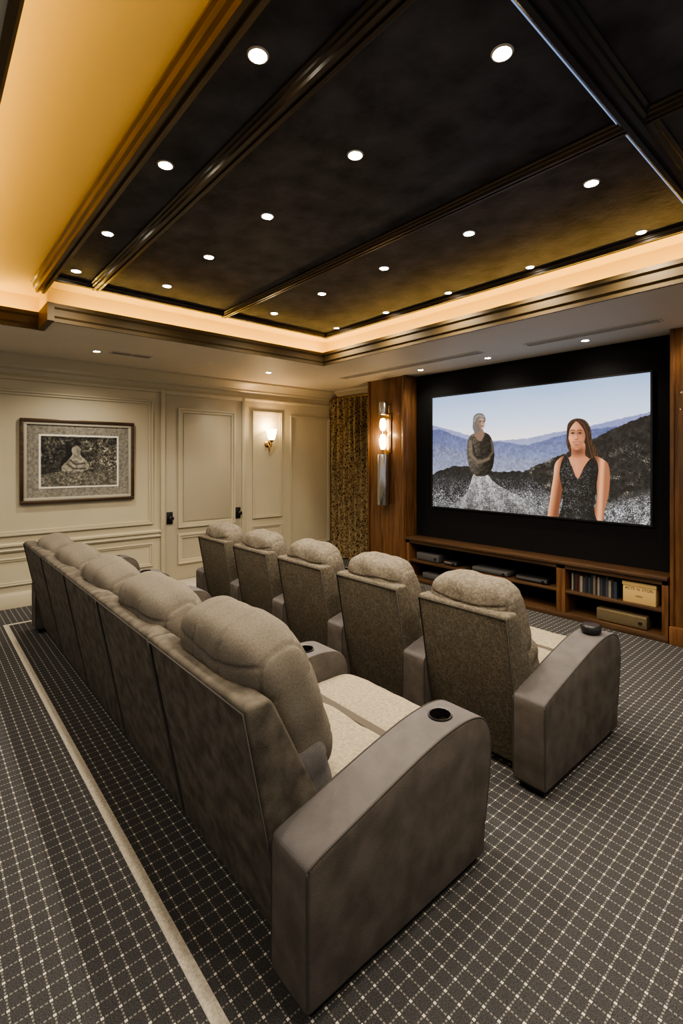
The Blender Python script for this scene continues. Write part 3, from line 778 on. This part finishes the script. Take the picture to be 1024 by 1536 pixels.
Y1 = .82; P1 = .79
tops = [1.035, 1.0, .975, .955, .94]
for k in range(5):
    x = -1.66-P1*k
    rx = .48 if k == 0 else None
    sr = .385 if k == 0 else P1/2-AW1/2
    sl = -(P1/2-AW1/2)
    last = k == 4
    recliner(x, Y1, P1, P1, AW1, (arm1 if last else arm1i, arm1), -.10, .065, .865, .155, (.35, .13, .315), rad(19),
             M['panel'], M['pillow'], M['lumbar'], .012 if k == 0 else 0, (-P1/2-.09) if last else -P1/2, rx, k, tops[k], sl, sr, (-.86, -.30, .30, .86), (.72, .36, -.45))
Y2 = 2.21; P2 = .72
for k in range(5):
    x = -1.53-P2*k
    recliner(x, Y2, P2, P2-AW2+.02, AW2, (arm2, arm2), -.06, .09, .84, .13, (.272, .115, .26), rad(14),
             M['panel2'], M['pillow2'], M['pillow2'], 0, -P2/2, P2/2 if k == 0 else None, 20+k, .965, -(P2-AW2)/2, (P2-AW2)/2, (-.88, .88), (.62, -.3))
lathe('phone_puck', [(0, .0), (.05, .0), (.055, .008), (.055, .03), (.045, .042), (0, .044)], (-1.53+P2/2, Y2+.72, .611), M['blackp'], caps=False)

# ------------------------------------------------------------------ downlights
def downlight(x, y, z, power, lit=True, r=.030, spot=145):
    e = empty('recessed_downlight', (x, y, z))
    lathe('ring', [(r, 0), (r+.003, -.005), (r+.008, -.004), (r+.010, 0)], (x, y, z), M['white'], parent=e, caps=False, seg=24)
    lathe('lens', [(0, -.003), (r, -.003)], (x, y, z), M['bulb'] if lit else M['white'], parent=e, caps=False, seg=20)
    if lit:
        ld = bpy.data.lights.new('downlight_lamp', 'SPOT'); ld.energy = power; ld.spot_size = rad(spot); ld.spot_blend = .85
        ld.shadow_soft_size = .03; ld.color = (1., .86, .67)
        lo = bpy.data.objects.new('lamp', ld); COL.objects.link(lo); lo.parent = e; lo.location = (0, 0, -.03)
for k in range(5):
    downlight(-.93-.77*k, 1.57, ZD, 38)
    downlight(-1.06-.75*k, 2.66, ZD, 36)
    downlight(-1.08-.745*k, 3.47, ZD, 31, r=.024)
for xx in (-.6, -1.51, -2.37, -3.33, -4.15): downlight(xx, .92, ZD, 34)
for xx in (-.1, .6):
    for yy in (1.57, 2.66): downlight(xx, yy, ZD, 38)
downlight(-5.53, 1.42, ZS, 50); downlight(-5.34, 2.6, ZS, 10, lit=False); downlight(-5.40, 3.45, ZS, 38)
for xx in (-3.98, -3.02, -1.97, -1.0): downlight(xx, 4.80, ZS, 16)
for xx in (-4.8, -3.0, -1.2, .6): downlight(xx, -.9, ZS, 34)  # out-of-view rear soffit lamps, added to raise the ambient light
downlight(-5.6, -.2, ZS, 36)  # one more out of view, added for ambient light

# vents in the soffit
def vent(name, x0, x1, y0, y1):
    e = empty(name, ((x0+x1)/2, (y0+y1)/2, ZS))
    bm = bmesh.new()
    box_bm(bm, x0, x1, y0, y1, ZS-.003, ZS)
    add('slot', bm_to_mesh(bm, 'slot'), M['vent'], e)
    bm = bmesh.new(); t = .012
    for b in ((x0-t, x1+t, y0-t, y0), (x0-t, x1+t, y1, y1+t), (x0-t, x0, y0, y1), (x1, x1+t, y0, y1), (x0, x1, (y0+y1)/2-.003, (y0+y1)/2+.003)):
        box_bm(bm, *b, ZS-.008, ZS)
    add('grille_frame', bm_to_mesh(bm, 'g'), M['soffit'], e)
vent('air_vent', -2.42, -1.28, 4.50, 4.60)
vent('air_vent', -5.1, -2.9, 4.42, 4.52)
vent('air_vent', -5.52, -5.40, 1.55, 1.95)

# lamps of sconces
def point(name, loc, e, c, parent, r=.03):
    l = bpy.data.lights.new(name, 'POINT'); l.energy = e; l.color = c; l.shadow_soft_size = r
    o = bpy.data.objects.new(name, l); COL.objects.link(o); o.parent = parent; o.location = Vector(loc)-Vector(parent.location)
point('lamp_a', (XL+.12, 4.0, 2.10), 8, (1, .72, .40), ws)
point('lamp_b', (xs+.0, ys-.09, 1.98), 3.5, (1, .64, .30), se, .02)
point('lamp_c', (xs-.13, ys, 1.9), 2.5, (1, .64, .30), se, .02)

# world: added ambient fill, entering where the back and right walls are left out
w = bpy.data.worlds.new('World'); scn.world = w; w.use_nodes = True
w.node_tree.nodes['Background'].inputs[0].default_value = (1., .94, .87, 1)
w.node_tree.nodes['Background'].inputs[1].default_value = .33

# camera
cd = bpy.data.cameras.new('camera'); cam = bpy.data.objects.new('camera', cd); COL.objects.link(cam)
cam.location = (0, 0, 1.6); cam.rotation_euler = (rad(90), 0, math.asin(.7536))
cd.sensor_fit = 'VERTICAL'; cd.sensor_height = 36; cd.sensor_width = 24; cd.lens = 36*730/1536
cd.shift_y = -78/1536
cd.clip_start = .02
scn.camera = cam
try:
    scn.view_settings.view_transform = 'AgX'
    scn.view_settings.look = 'AgX - Medium High Contrast'
    scn.view_settings.exposure = .6
except Exception as ex:
    print(ex)
